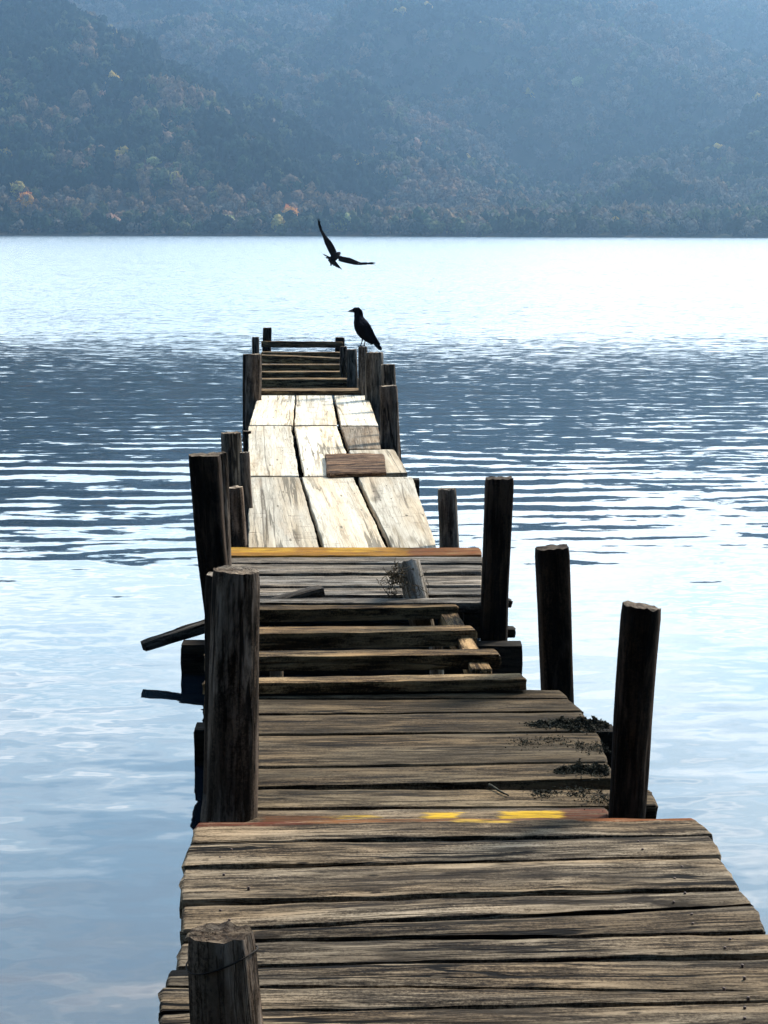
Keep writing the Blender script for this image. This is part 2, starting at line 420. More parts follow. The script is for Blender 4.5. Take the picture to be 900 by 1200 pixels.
# long bleached boards, end to end in three lanes
Z4 = -.02
def lboard(z, nl, nr, fr, fl, m, zo=0.0, th=.045):
    # the grain runs away from the camera: near end is the left end of the board
    a, b, c, d = onz(*nl, z), onz(*nr, z), onz(*fr, z), onz(*fl, z)
    for p in (a, b, c, d): p.z += zo
    o = plank(b, c, d, a, th, M[m], pier, wob=.005, zw=.002, nx=60, rnd=.004, endr=.008)
    return o
lboard(Z4, (291, 646), (376, 646), (351, 559.3), (291, 559.3), 'white')
lboard(Z4, (381, 646), (455, 646), (414, 559), (354, 559.3), 'white', .003)
lboard(Z4, (462, 646), (514, 646), (483, 559), (420, 559.3), 'white')
lboard(Z4, (291, 558), (350, 558), (341, 499.6), (291, 499.6), 'white', .003)
lboard(Z4, (357, 558), (414, 558), (395, 499.4), (345.5, 499.6), 'white', .002)
lboard(Z4, (422, 556), (478, 554), (462, 527), (409, 528), 'white', .004)
lboard(Z4, (408.5, 526), (446, 526), (443, 499.8), (400, 499.8), 'whitebrown', .001)
lboard(Z4, (292, 498.5), (343, 498.5), (345.5, 461.5), (303, 461.5), 'white', .004)
lboard(Z4, (345.5, 498.5), (395, 498.5), (388.5, 461.5), (347, 461.5), 'white', .003)
lboard(Z4, (400, 499), (443, 499), (430, 461.5), (391.5, 461.5), 'white', .004)

# far end: raised cross board, joists and end rail
def fbeam(y, x0, x1, dy, z, h, m='beam', slope=0):
    hplank(z, (x0, y+dy), (x1, y+dy+slope), (x1, y+slope), (x0, y), h, M[m], pier, name='joist', wob=.004, zw=.002, nx=24, rnd=.005)
fbeam(454.5, 305, 427, 3.2, .03, .045)
fbeam(442.6, 306, 422, 1.9, .02, .10)
fbeam(434.2, 306, 417, 1.6, .03, .08)
fbeam(426.0, 306, 415, 1.5, .04, .08)
fbeam(414.8, 306, 399, 1.3, .08, .10, slope=4)
fbeam(412.0, 306, 400, 1.0, .08, .12)
e0, e1 = ony(306, 399.5, 30.), ony(402, 400.5, 30.)
beam(e0, e1, .09, .085, M['beam'], pier, name='end_rail', nx=24)

# understructure: stringers and cross beams
def path(zl, pts):
    return [onz(x, y, zl) for x, y in pts]
def stringer(p, q, z, w=.09, h=.11, m='dark_beam'):
    a = Vector((p[0], p[1], z)); b = Vector((q[0], q[1], z))
    beam(a, b, w, h, M[m], pier, name='stringer', nx=26)
def XY(px, py, z): v = onz(px, py, z); return (v.x, v.y)
stringer(XY(262, 970, 0), XY(230, 1350, 0), -.060); stringer(XY(770, 970, 0), XY(990, 1350, 0), -.060)
stringer(XY(262, 812, Z1), XY(252, 962, Z1), -.11); stringer(XY(630, 812, Z1), XY(705, 962, Z1), -.11)
stringer(XY(268, 706, Z2), XY(255, 806, Z2), -.055, m='beam'); stringer(XY(524, 706, Z2), XY(566, 775, Z2), -.040, w=.07, h=.08, m='beam')
stringer(XY(282, 650, Z3), XY(272, 706, Z3), -.05); stringer(XY(552, 650, Z3), XY(556, 706, Z3), -.05)
stringer(XY(303, 461, Z4), XY(293, 640, Z4), -.08, w=.10, h=.16); stringer(XY(424, 461, Z4), XY(496, 640, Z4), -.08, w=.08, h=.14)
stringer(XY(366, 461, Z4), XY(398, 640, Z4), -.08, w=.08, h=.12)
stringer(XY(310, 414, 0), XY(308, 456, 0), -.09); stringer(XY(400, 414, 0), XY(424, 456, 0), -.09)
def cross(x0, x1, ytop, Y, w=.12, h=.15):
    a, b = ony(x0, ytop, Y), ony(x1, ytop, Y); b.z = a.z
    beam(a, b, w, h, M['dark_beam'], pier, name='crossbeam', nx=30, zw=.002, endr=.004)
cross(213, 612, 752, 9.05); cross(228, 720, 850, 7.47)
cross(250, 745, 975, 6.02, h=.14); cross(215, 930, 1165, 4.65, h=.14)
cross(258, 560, 690, 10.4); cross(285, 492, 560, 14.3); cross(286, 462, 512, 17.6); cross(290, 444, 474, 21.)
cross(298, 424, 446, 24.6)
# short ledge and strut behind the squared post on the right
beam(ony(470, 700, 9.75), ony(600, 702, 9.75), .06, .035, M['dark_beam'], pier, name='crossbeam', nx=20)
beam(ony(585, 735, 9.3), ony(604, 735, 9.3), .08, .04, M['dark_beam'], pier, name='crossbeam', nx=10)

# posts -------------------------------------------------------------
post(258, 1093, 266, 1200, 3.95, 80, 86, M['post'], pier, cut=-.05, top=M['end_dark'])
pB = post(277, 668, 271, 960, 5.96, 57, 62, M['post'], pier, cut=-.02)
post(264, 673, 262, 940, 6.42, 46, 48, M['post_dark'], pier)
pC = post(752, 710, 734, 955, 5.98, 48, 45, M['post_dark'], pier, cut=-.10, top=M['end'])
pD = post(239, 533, 264, 800, 9.45, 37, 31, M['post_dark'], pier, sq=.6, cut=-.10)
post(254, 531, 262, 700, 9.75, 24, 26, M['post'], pier)
pE = post(271, 507, 274, 640, 13.2, 24, 25, M['post_grey'], pier)
post(273, 571, 277, 640, 11.15, 26, 26, M['post'], pier)
post(287, 530, 294, 640, 12.6, 12, 14, M['post'], pier)
post(524, 573, 526, 640, 11.1, 22, 24, M['post_grey'], pier, rough=1.5)
post(585, 560, 578, 748, 9.18, 33, 32, M['post_dark'], pier, sq=.7, cut=.06, top=M['end_dark'])
post(647, 641, 653, 812, 7.93, 40, 38, M['post_dark'], pier, sq=.35, cut=.02, top=M['end_dark'])
post(455, 452, 458, 535, 16.6, 21.5, 23, M['post'], pier)
post(461, 458, 465, 540, 17.4, 9, 10, M['post_dark'], pier)
post(454.5, 427, 456, 470, 19.6, 17, 18, M['post_grey'], pier)
post(438, 413, 439, 470, 20.8, 21.5, 21.5, M['post_grey'], pier)
pK = post(425, 406.5, 426, 460, 21.5, 10.5, 12, M['post_grey'], pier)
post(412, 409.5, 413, 440, 23.2, 12, 13, M['post_grey'], pier)
post(402.5, 406, 403, 440, 24.4, 8.5, 9, M['post'], pier)
post(398.5, 395.5, 398, 420, 30.1, 11, 11, M['post_dark'], pier, sq=.4)
post(313, 384, 312.5, 420, 30.1, 10, 10, M['post_dark'], pier, sq=.5)
post(299.5, 395, 300, 430, 25.5, 8.5, 9, M['post_grey'], pier)
post(297, 415, 297, 480, 20.8, 19, 19, M['post'], pier)
post(288.5, 415, 288.5, 500, 21.6, 8, 9, M['post_dark'], pier)
post(290, 505, 290, 560, 17.3, 10, 10, M['post_dark'], pier)
# pale pile heads seen down between the joists and the leaning stub
post(512, 753, 512, 765, 8.75, 17, 17, M['post_white'], pier, bottom=-1.0)
post(318, 735, 318, 745, 9.1, 15, 15, M['post_white'], pier)
post(324, 761, 324, 770, 8.6, 16, 16, M['post_white'], pier)
stub = post(479, 660, 493, 720, 9.33, 28, 29, M['post_white'], pier, cut=.0, lean=.10, rough=1.6)
stub['label'] = 'short whitish leaning pile head'

# wire round the nearest post and its nail heads
def tube(pts, r, name, mat, parent, n=6, closed=False):
    V = []; Fc = []; m = len(pts)
    for i, p in enumerate(pts):
        q = pts[(i+1) % m] if (closed or i < m-1) else pts[i]; o = pts[i-1] if (closed or i > 0) else pts[i]
        d = (Vector(q) - Vector(o)).normalized()
        a = d.orthogonal().normalized() if abs(d.z) > .9 else d.cross(Vector((0, 0, 1))).normalized()
        b = d.cross(a)
        rr = r(i/(m-1)) if callable(r) else r
        for j in range(n):
            t = 2*PI*j/n; V.append(Vector(p) + (a*math.cos(t) + b*math.sin(t))*rr)
    rngs = m if closed else m-1
    for i in range(rngs):
        for j in range(n):
            k = (j+1) % n; i2 = (i+1) % m
            Fc.append((i*n+j, i*n+k, i2*n+k, i2*n+j))
    if not closed: Fc += [tuple(range(n))[::-1], tuple((m-1)*n+j for j in range(n))]
    return (V, Fc) if name is None else mesh_obj(name, V, Fc, mat, parent)
cw = ony(260, 1122, 3.95); rw = .0685
pts = [cw + Vector((math.cos(t)*rw*(1+.03*math.sin(3*t)), math.sin(t)*rw, -.004*math.sin(t*2) + .018*math.cos(t))) for t in [2*PI*i/40 for i in range(40)]]
wv = tube(pts, .0017, 'wire_band', M['wire'], pier, closed=True)

# ------------------------------------------------------------------ loose things
# rough brown board on the white boards
lb = plank(onz(385, 555, .016), onz(455, 552, .016), onz(448, 530, .016), onz(379, 531, .016), .030, M['board'], None,
           name='loose_board', wob=.012, zw=.006, rnd=.012, nx=40)
tag(lb, 'rough reddish brown board lying loose across the pale boards of the pier', 'board')
# driftwood plank across the joists, its left end out over the water
a = ony(165, 751, 9.08); b = ony(378, 687, 9.38)
d = (b - a).normalized()
sid = Vector((-d.y, d.x, 0)).normalized() * .035
dp = plank(a - sid, b - sid, b + sid*1.5, a + sid, .042, M['stick'], None, name='driftwood_plank', wob=.008, zw=.006, nx=50, rnd=.008, endr=.05)
tag(dp, 'dark narrow driftwood plank sticking out slantwise over the water behind the tall left post', 'plank')

# heaps of dried weed
def clump(cx, cy, sx, sy, h, n, label, seed, blobs):
    rd = random.Random(seed)
    c = onz(cx, cy, Z1); wx = (onz(cx + sx, cy, Z1) - onz(cx - sx, cy, Z1)).length / 2
    wy = (onz(cx, cy - sy, Z1) - onz(cx, cy + sy, Z1)).length / 2
    V = []; Fc = []
    for _ in range(n):
        bx_, by_, br = rd.choice(blobs)
        x, y = rd.gauss(bx_, br*.5), rd.gauss(by_, br*.55)
        hh = sum(q[2]*math.exp(-((x-q[0])**2 + (y-q[1])**2)/(q[2]**2*.35)) for q in blobs)
        if nz(x*5 + cx, y*4, seed) < -.12 and rd.random() < .85: continue
        if c.x + x*wx > onz(712, cy, Z1).x: continue
        top = h * min(1, hh) * (.55 + .9*max(0, .4 + nz(x*7, y*7, cx))) + .002
        z = rd.random() * top
        L = rd.uniform(.0025, .008) * (1 if h > .02 else .8); a = rd.uniform(0, PI*2); e = rd.uniform(-.5, .9)
        u = Vector((math.cos(a)*math.cos(e), math.sin(a)*math.cos(e), math.sin(e))) * L
        w = Vector((rd.gauss(0, 1), rd.gauss(0, 1), rd.gauss(0, 1))).cross(u).normalized() * L * rd.uniform(.3, .7)
        p = Vector((x*wx, y*wy, z)); k = len(V)
        V += [p - w, p + w, p + u + w*.4, p + u - w*.4, p + u*.5 + w.cross(u).normalized()*L*.3]
        Fc += [(k, k+1, k+4), (k+1, k+2, k+4), (k+2, k+3, k+4), (k+3, k, k+4), (k+3, k+2, k+1, k)]
    o = mesh_obj('weed_clump', V, Fc, M['weed'], None, smooth=False); o.location = c
    tag(o, label, 'weed', 'heaps of dried weed on the lower deck')
clump(670, 851, 44, 9, .045, 12000, 'farther dark heap of dried weed near the right edge of the lower deck', 1, [(.25, 0, .55), (-.25, .25, .4), (.7, .1, .4), (-.8, .1, .3)])
clump(686, 904, 34, 9, .048, 10000, 'nearer dark heap of dried weed beside the foot of the right post', 2, [(-.2, .1, .5), (.35, -.1, .5), (-.8, -.1, .25), (.8, 0, .4)])
clump(668, 874, 46, 12, .006, 1500, 'thin scatter of dried weed between the two dark heaps', 3, [(-.4, .5, .5), (.3, 0, .5), (.8, -.3, .5), (-1.1, .2, .5)])
clump(676, 930, 44, 14, .006, 1500, 'thin scatter of dried weed just before the yellow marked board', 4, [(0, .1, .5), (.6, -.4, .6), (-.9, 0, .35)])

# tangle of netting on the pale stub
V = []; Fc = []
base = stub.matrix_world.translation
cN = ony(463, 678, 9.32)
for q in range(75):
    p = cN + Vector((random.gauss(0, .014), random.gauss(0, .02), random.gauss(0, .026)))
    pts = [p.copy()]; dr = Vector((random.gauss(0, 1), random.gauss(0, 1), random.gauss(0, 1))).normalized()
    for _ in range(9):
        dr = (dr + .8*Vector((random.gauss(0, 1), random.gauss(0, 1), random.gauss(0, 1)))).normalized()
        pts.append(pts[-1] + dr * .010)
    v, f = tube(pts, .0016, None, None, None, n=4); k = len(V); V += v; Fc += [tuple(i+k for i in t) for t in f]
for q in range(9):
    t = random.random(); p = ony(482 + 8*t + random.uniform(-12, 14), 664 + 30*t, 9.24)
    pts = [p.copy()]; dr = Vector((random.gauss(0, .6), -.2, -1)).normalized()
    for _ in range(8):
        dr = (dr + .55*Vector((random.gauss(0, 1), random.gauss(0, .4), random.gauss(0, 1)))).normalized()
        pts.append(pts[-1] + dr * .009)
    v, f = tube(pts, .0014, None, None, None, n=4); k = len(V); V += v; Fc += [tuple(i+k for i in t) for t in f]
tag(mesh_obj('net_tangle', [v - cN for v in V], Fc, M['net'], None), 'frayed tangle of old netting caught on the short whitish pile head', 'netting').location = cN

# small dark twig on the lower deck
p, q = onz(573, 920, Z1+.006), onz(596, 933, Z1+.006)
tw = tube([p.lerp(q, t/8) + Vector((0, .004*math.sin(t), .001)) - p for t in range(9)], lambda t: .0045*(1-.5*t), 'twig', M['weed'], None)
tw.location = p; tag(tw, 'small dark twig lying on the lower deck near the yellow marks', 'twig')

# ------------------------------------------------------------------ CROWS
def ellips(bm, c, r, rot=(0, 0, 0), seg=20):
    m = Matrix.Translation(c) @ Matrix.LocRotScale(None, __import__('mathutils').Euler(rot), Vector(r)).to_4x4()
    bmesh.ops.create_uvsphere(bm, u_segments=seg, v_segments=seg//2+2, radius=1, matrix=m)
def loft(bm, rings, n=20, power=2.0):
    """rings: (centre, half-height vector, half-width vector)"""
    R = []
    for c, u, w in rings:
        R.append([bm.verts.new(Vector(c) + Vector(u)*math.cos(2*PI*j/n) + Vector(w)*math.sin(2*PI*j/n)) for j in range(n)])
    for a, b in zip(R, R[1:]):
        for j in range(n):
            k = (j+1) % n; bm.faces.new((a[j], a[k], b[k], b[j]))
    bm.faces.new(R[0][::-1]); bm.faces.new(R[-1])
def remeshed(name, bm, mat, parent, vox):
    bmesh.ops.recalc_face_normals(bm, faces=bm.faces)
    me = D.meshes.new(name); bm.to_mesh(me); bm.free()
    o = D.objects.new(name, me); C.objects.link(o)
    md = o.modifiers.new('r', 'REMESH'); md.mode = 'VOXEL'; md.voxel_size = vox; md.use_smooth_shade = True
    sm = o.modifiers.new('s', 'SMOOTH'); sm.factor = .5; sm.iterations = 2
    dg = bpy.context.evaluated_depsgraph_get()
    m2 = D.meshes.new_from_object(o.evaluated_get(dg)); o.modifiers.clear(); o.data = m2; m2.name = name
    m2.materials.clear(); m2.materials.append(mat)
    m2.polygons.foreach_set('use_smooth', [True]*len(m2.polygons))
    if parent: o.parent = parent
    return o

# perched crow: measured in the crop (px -> metres), facing left
KY = 21.5; S = KY / F
foot = ony(424.5, 406.2, KY)
cr = empty('crow', foot); tag(cr, 'black crow perched on a post top near the far end of the pier', 'bird')
def pp(x, y, dy=0.0):                      # local point from photo pixels relative to the feet
    return Vector(((x - 424.5)*S, dy, (406.2 - y)*S))
bm = bmesh.new()
spine = [  # x, y, half thickness across the spine (px), half width sideways (px), spine direction angle
    (413.2, 363.6, 1.6, 1.5), (415.0, 363.4, 3.0, 2.8), (417.8, 364.4, 4.9, 4.3), (419.6, 366.4, 5.4, 4.6), (420.2, 369.3, 5.5, 4.7),
(420.4, 372.0, 5.4, 5.2), (421.3, 376.2, 7.2, 6.6), (423.2, 381.0, 8.9, 8.2), (426.0, 386.2, 9.5, 8.8),
    (429.6, 391.4, 8.4, 8.0), (434.0, 396.4, 6.3, 6.4), (438.8, 401.2, 4.3, 4.6)]
P3 = [Vector((x, y)) for x, y, *_ in spine]
rings = []
for i, (x, y, a, b) in enumerate(spine):
    t = (P3[min(i+1, len(P3)-1)] - P3[max(i-1, 0)]).normalized(); nrm = Vector((-t.y, t.x))
    rings.append((pp(x, y), Vector((nrm.x, 0, -nrm.y))*a*S, Vector((0, 1, 0))*b*S))
loft(bm, rings)
# tail feathers
for k, dy in enumerate((-.016, -.008, 0, .008, .016)):
    rings = []
    for t in (0, .3, .6, .85, 1.0):
        x = 434 + (447.2 - 434)*t + abs(dy)*-60*t; y = 396 + (409.8 - 396)*t
        rings.append((pp(x, y, dy*(1+t*.6)), Vector((.78, 0, .63))*(2.2*S*(1 if t < .9 else .55)), Vector((0, 1, 0))*(1.1*S*(1 if t < .9 else .6))))
    loft(bm, rings, n=10)
# folded wings, tips beyond the rump
for sd in (-1, 1):
    rings = []
    for x, y, a in [(421.5, 373.5, 1.2), (423.5, 377.5, 4.2), (427.0, 383.0, 6.2), (431.0, 389.5, 6.0), (435.5, 395.5, 4.4), (440.5, 400.5, 2.6), (444.5, 404.0, 1.0)]:
        k = (x-421.5)/23.0
        off = (4.6 + 3.6*math.sin(min(1, k*1.3)*PI)) * (1 - .55*k)
        rings.append((pp(x+.6, y, sd*off*S), Vector((.80, 0, .60))*a*S, Vector((0, 1, 0))*(1.5*S)))
    loft(bm, rings, n=12)
    # feathered thigh and leg, three toes forward, one back
    hx = 425.5 if sd < 0 else 429.0; fx = 422.6 if sd < 0 else 426.4; dy = sd*3.2*S
    loft(bm, [(pp(hx, 391.5, dy), Vector((1, 0, 0))*3.0*S, Vector((0, 1, 0))*2.4*S), (pp(hx-.6, 396.5, dy), Vector((1, 0, 0))*1.5*S, Vector((0, 1, 0))*1.3*S),
              (pp(hx-1.0, 399., dy), Vector((1, 0, 0))*.75*S, Vector((0, 1, 0))*.75*S), (pp(fx, 405.8, dy), Vector((1, 0, 0))*.62*S, Vector((0, 1, 0))*.62*S)], n=8)
    for ang, ln in ((PI, 3.6), (PI-.5, 3.2), (PI+.5, 3.2), (0, 2.4)):
        q = pp(fx, 405.7, dy); e = q + Vector((math.cos(ang)*ln*S, math.sin(ang)*ln*S, -.0015)); m = q.lerp(e, .5) + Vector((0, 0, .003))
        loft(bm, [(q, Vector((0, 0, .0042)), Vector((0, .0042, 0))), (m, Vector((0, 0, .004)), Vector((0, .004, 0))), (e, Vector((0, 0, .0026)), Vector((0, .0026, 0)))], n=6)
body = remeshed('body', bm, M['plume'], cr, .0024)
# greyer nape
t = NT('crow_plumage'); tc = t.n('ShaderNodeTexCoord'); sp = t.n('ShaderNodeSeparateXYZ'); t.l(tc.outputs['Object'], sp.inputs[0])
nn = t.noise(tc.outputs['Object'], 45., 4.)
g = t.math('MULTIPLY', t.rng(sp.outputs[2], .20, .25), t.rng(sp.outputs[2], .33, .29)); g = t.math('MULTIPLY', g, t.rng(sp.outputs[0], -.04, -.01))
col = t.mix(t.math('MULTIPLY', g, t.rng(nn.outputs[0], .3, .6)), (.004, .004, .005), (.035, .032, .036))
bs = t.n('ShaderNodeBsdfPrincipled'); t.l(col, bs.inputs['Base Color']); bs.inputs['Roughness'].default_value = .7; bs.inputs['Specular IOR Level'].default_value = .0
body.data.materials[0] = t.out(bs.outputs[0])
bm = bmesh.new()
rings = []
for x, y, a in [(414.8, 364.2, 2.3), (412.5, 364.4, 2.05), (410.4, 364.7, 1.25), (408.8, 365.1, .8), (407.7, 365.7, .25)]:
    rings.append((pp(x, y), Vector((0, 0, 1))*a*S, Vector((0, 1, 0))*a*.6*S))
loft(bm, rings, n=12); bmesh.ops.recalc_face_normals(bm, faces=bm.faces)
me = D.meshes.new('beak'); bm.to_mesh(me); bm.free(); me.materials.append(M['beak']); me.polygons.foreach_set('use_smooth', [True]*len(me.polygons))
o = D.objects.new('beak', me); C.objects.link(o); o.parent = cr
for sd in (-1, 1):
    bm = bmesh.new(); ellips(bm, pp(415.6, 363.4, sd*2.9*S), (.0042, .003, .0042), seg=12)
    me = D.meshes.new('eye'); bm.to_mesh(me); bm.free(); me.materials.append(M['eye']); me.polygons.foreach_set('use_smooth', [True]*len(me.polygons))
    o = D.objects.new('eye', me); C.objects.link(o); o.parent = cr

# flying crow, seen from behind and below, banking
FY = 24.0; S2 = FY / F
fo = ony(391.5, 301.5, FY)
fc = empty('crow', fo); tag(fc, 'crow in flight with wings spread above the pier over bright water', 'bird')
def fp(x, y, dy=0.0): return Vector(((x - 391.5)*S2, dy, (301.5 - y)*S2))
bm = bmesh.new()
# body axis: head away up-right (far), tail towards the viewer down-left
ax = [(397.2, 298.0, .20, 1.2), (396.6, 297.6, .17, 2.6), (395.4, 298.2, .13, 3.4), (394.0, 299.2, .08, 4.2), (392.6, 300.6, .02, 5.4), (391.0, 302.4, -.05, 5.2), (389.6, 304.4, -.10, 4.0), (388.8, 306.0, -.13, 2.8)]
rings = []
for x, y, dy, r in ax:
    rings.append((fp(x, y, dy), Vector((-.5, .15, .75)).normalized()*r*.8*S2, Vector((.80, .1, .55)).normalized()*r*S2))
loft(bm, rings, n=16)
# fanned tail: seven feathers from the rump
root = fp(390.6, 303.0, -.06)
for k in range(8):
    t = k/7; ex = 379.5 + (400.6 - 379.5)*t; ey = 298.2 + (315.2 - 298.2)*t + 3.2*math.sin(t*PI)
    e = fp(ex, ey, -.19); dr = (e - root); sdv = Vector((.78, 0, -.62)).normalized()
    rings = []
    for q, wd in ((0, .9), (.3, 1.5), (.65, 1.9), (.9, 1.6), (1., .5)):
        rings.append((root + dr*q, dr.cross(sdv).normalized()*.55*S2, sdv*wd*S2))
    loft(bm, rings, n=8)
# wings: a leading spar of measured points with feather blades off it
def wing(lead, trail):
    n = len(lead)
    for i in range(n-1):
        a0, a1, b0, b1 = lead[i], lead[i+1], trail[i], trail[i+1]
        th = (a1 - a0).cross(b0 - a0).normalized() * .006
        vs = [bm.verts.new(p) for p in (a0-th, a1-th, b1-th*.6, b0-th*.6, a0+th, a1+th, b1+th*.6, b0+th*.6)]
        for f in ((3, 2, 1, 0), (4, 5, 6, 7), (0, 1, 5, 4), (2, 3, 7, 6), (1, 2, 6, 5), (3, 0, 4, 7)):
            bm.faces.new([vs[j] for j in f])
    for i in range(n):
        rr = .009*(1 - .55*i/(n-1))
        if i < n-1: loft(bm, [(lead[i], Vector((0, rr, 0)), Vector((rr, 0, rr*.3))), (lead[i+1], Vector((0, rr*.9, 0)), Vector((rr*.9, 0, rr*.3)))], n=8)
lw_lead = [fp(394.6, 298.6, .06), fp(391.8, 291.0, .05), fp(388.0, 284.0, .03), fp(381.4, 276.6, .0), fp(377.4, 270.0, -.04), fp(375.6, 263.5, -.07)]
lw_trail = [fp(389.0, 301.6, -.04), fp(385.4, 294.6, -.06), fp(381.4, 286.4, -.08), fp(378.6, 277.4, -.09), fp(375.4, 270.6, -.10), fp(373.4, 264.0, -.10)]
wing(lw_lead, lw_trail)
for i, (ex, ey) in enumerate([(372.6, 257.0), (374.2, 256.6), (375.6, 259.0), (373.4, 260.5)]):
    r0 = fp(374.6, 265.2, -.08)
    e = fp(ex, ey, -.09 - .02*i); loft(bm, [(r0, Vector((0, .003, 0)), Vector((.009, 0, 0))), (r0.lerp(e, .6), Vector((0, .003, 0)), Vector((.008, 0, .001))), (e, Vector((0, .002, 0)), Vector((.003, 0, 0)))], n=6)
rw_lead = [fp(396.0, 299.6, .06), fp(402.5, 301.2, .05), fp(409.5, 302.4, .04), fp(416.0, 305.0, .01), fp(423.0, 307.8, -.03), fp(430.0, 307.4, -.05)]
rw_trail = [fp(396.8, 305.4, -.04), fp(402.0, 307.0, -.05), fp(409.0, 308.6, -.07), fp(416.5, 310.0, -.08), fp(423.4, 310.0, -.10), fp(430.4, 309.4, -.10)]
wing(rw_lead, rw_trail)
for i, (ex, ey) in enumerate([(440.4, 306.8), (440.6, 308.4), (438.8, 309.2), (436.6, 306.4)]):
    r0 = fp(429.0, 308.7, -.07)
    e = fp(ex, ey, -.09 - .02*i); loft(bm, [(r0, Vector((0, .003, 0)), Vector((0, 0, .009))), (r0.lerp(e, .6), Vector((0, .003, 0)), Vector((0, 0, .007))), (e, Vector((0, .002, 0)), Vector((0, 0, .003)))], n=6)
# tucked feet
for sx in (0, 1.6):
    loft(bm, [(fp(388.6+sx, 306.0, -.10), Vector((0, .005, 0)), Vector((.006, 0, 0))), (fp(387.2+sx, 311.3, -.11), Vector((0, .004, 0)), Vector((.006, 0, 0)))], n=6)
fbody = remeshed('body', bm, M['plume'], fc, .0030)
t = NT('flying_plumage'); tc = t.n('ShaderNodeTexCoord'); nn = t.noise(tc.outputs['Object'], 30., 4.)
gd = t.n('ShaderNodeVectorMath', operation='DISTANCE'); t.l(tc.outputs['Object'], gd.inputs[0]); gd.inputs[1].default_value = fp(395.5, 299.5, .07)
col = t.mix(t.math('MULTIPLY', t.rng(gd.outputs['Value'], .060, .030), .8), (.005, .005, .006), (.035, .028, .03))
bs = t.n('ShaderNodeBsdfPrincipled'); t.l(col, bs.inputs['Base Color']); bs.inputs['Roughness'].default_value = .7; bs.inputs['Specular IOR Level'].default_value = .0
fbody.data.materials[0] = t.out(bs.outputs[0])
bm = bmesh.new()
loft(bm, [(fp(397.0, 298.0, .20), Vector((0, 0, .011)), Vector((.010, 0, 0))), (fp(397.4, 298.0, .235), Vector((0, 0, .008)), Vector((.007, 0, 0))), (fp(397.8, 298.4, .265), Vector((0, 0, .002)), Vector((.002, 0, 0)))], n=8)
me = D.meshes.new('beak'); bm.to_mesh(me); bm.free(); me.materials.append(M['beak']); o = D.objects.new('beak', me); C.objects.link(o); o.parent = fc

# ------------------------------------------------------------------ WATER
t = NT('lake_water'); geo = t.n('ShaderNodeNewGeometry'); pos = geo.outputs['Position']
sp = t.n('ShaderNodeSeparateXYZ'); t.l(pos, sp.inputs[0]); Yc = sp.outputs[1]
mp = t.n('ShaderNodeMapping'); t.l(pos, mp.inputs[0]); mp.inputs['Rotation'].default_value = (0, 0, math.radians(-5))
pr = mp.outputs[0]
patch = t.noise(t.vscale(pos, (.05, .05, .05)), 1., 3.)
Yp = t.math('ADD', Yc, t.math('MULTIPLY', t.math('SUBTRACT', patch.outputs[0], .5), 8.0))
# long crested ripples
r1 = t.noise(t.vscale(pr, (.75, 2.9, 1.)), 1., 1., .5, .4)
r2 = t.noise(t.vscale(pr, (2.1, 5.2, 1.)), 1., 1.5, .5, .3)
r3 = t.noise(t.vscale(pr, (5.5, 9., 1.)), 1., 2., .6)
r4 = t.noise(t.vscale(pos, (.10, .22, 1.)), 1., 3., .5)
def cen(n, i=0): return t.math('SUBTRACT', n.outputs[i], .5)
A1 = t.ramp(t.math('DIVIDE', Yp, 100.), [(.00, .020), (.095, .025), (.118, .05), (.145, .07), (.20, .045), (.27, .03), (.45, .06)])
A2 = t.ramp(t.math('DIVIDE', Yp, 100.), [(.00, .050), (.12, .060), (.16, .07), (.24, .075), (.36, .16), (.50, .20)])
A3 = t.ramp(t.math('DIVIDE', Yp, 100.), [(.00, .040), (.13, .045), (.17, .07), (.22, .11), (.30, .17), (.36, .25), (.45, .26)])
A0 = t.ramp(t.math('DIVIDE', Yp, 100.), [(.00, .0), (.105, .0), (.125, .008), (.15, .020), (.18, .017), (.24, .007), (.34, .0)])
s = t.math('ADD', t.math('MULTIPLY', cen(r1), A1), t.math('MULTIPLY', cen(r2), A2))
s = t.math('ADD', s, t.math('MULTIPLY', cen(r3), A3))
s = t.math('ADD', s, t.math('MULTIPLY', cen(r4), .030))
# regular crest lines of a light swell, bent by slow noise
spr = t.n('ShaderNodeSeparateXYZ'); t.l(pr, spr.inputs[0])
rw = t.noise(t.vscale(pr, (.22, .30, 1.)), 1., 3., .5)
ph_ = t.math('ADD', t.math('MULTIPLY', spr.outputs[1], 2*PI/.52), t.math('MULTIPLY', cen(rw), 26.))
rm = t.noise(t.vscale(pr, (.35, .9, 1.)), 1., 2., .5)
s = t.math('ADD', s, t.math('MULTIPLY', t.math('MULTIPLY', t.math('SINE', ph_), A0), t.rng(rm.outputs[0], .35, .6, .2, 1.3)))
bias = t.ramp(t.math('DIVIDE', Yp, 100.), [(.31, .0), (.36, .026), (.42, .070), (.60, .085)])
sy = t.math('ADD', s, bias)
r5 = t.noise(t.vscale(pr, (1.6, 1.6, 1.)), 1., 3., .6)
sx = t.math('MULTIPLY', cen(r5), t.math('ADD', A2, A3))
cb = t.n('ShaderNodeCombineXYZ'); t.l(sx, cb.inputs[0]); t.l(t.math('MULTIPLY', sy, -1.), cb.inputs[1]); cb.inputs[2].default_value = 1
nm = t.n('ShaderNodeVectorMath', operation='NORMALIZE'); t.l(cb.outputs[0], nm.inputs[0])
bs = t.n('ShaderNodeBsdfPrincipled')
bs.inputs['Base Color'].default_value = (.002, .005, .009, 1)
bs.inputs['IOR'].default_value = 1.45
t.l(t.rng(Yc, 10., 50., .02, .13), bs.inputs['Roughness'])
t.l(nm.outputs[0], bs.inputs['Normal'])
M['water'] = t.out(bs.outputs[0])
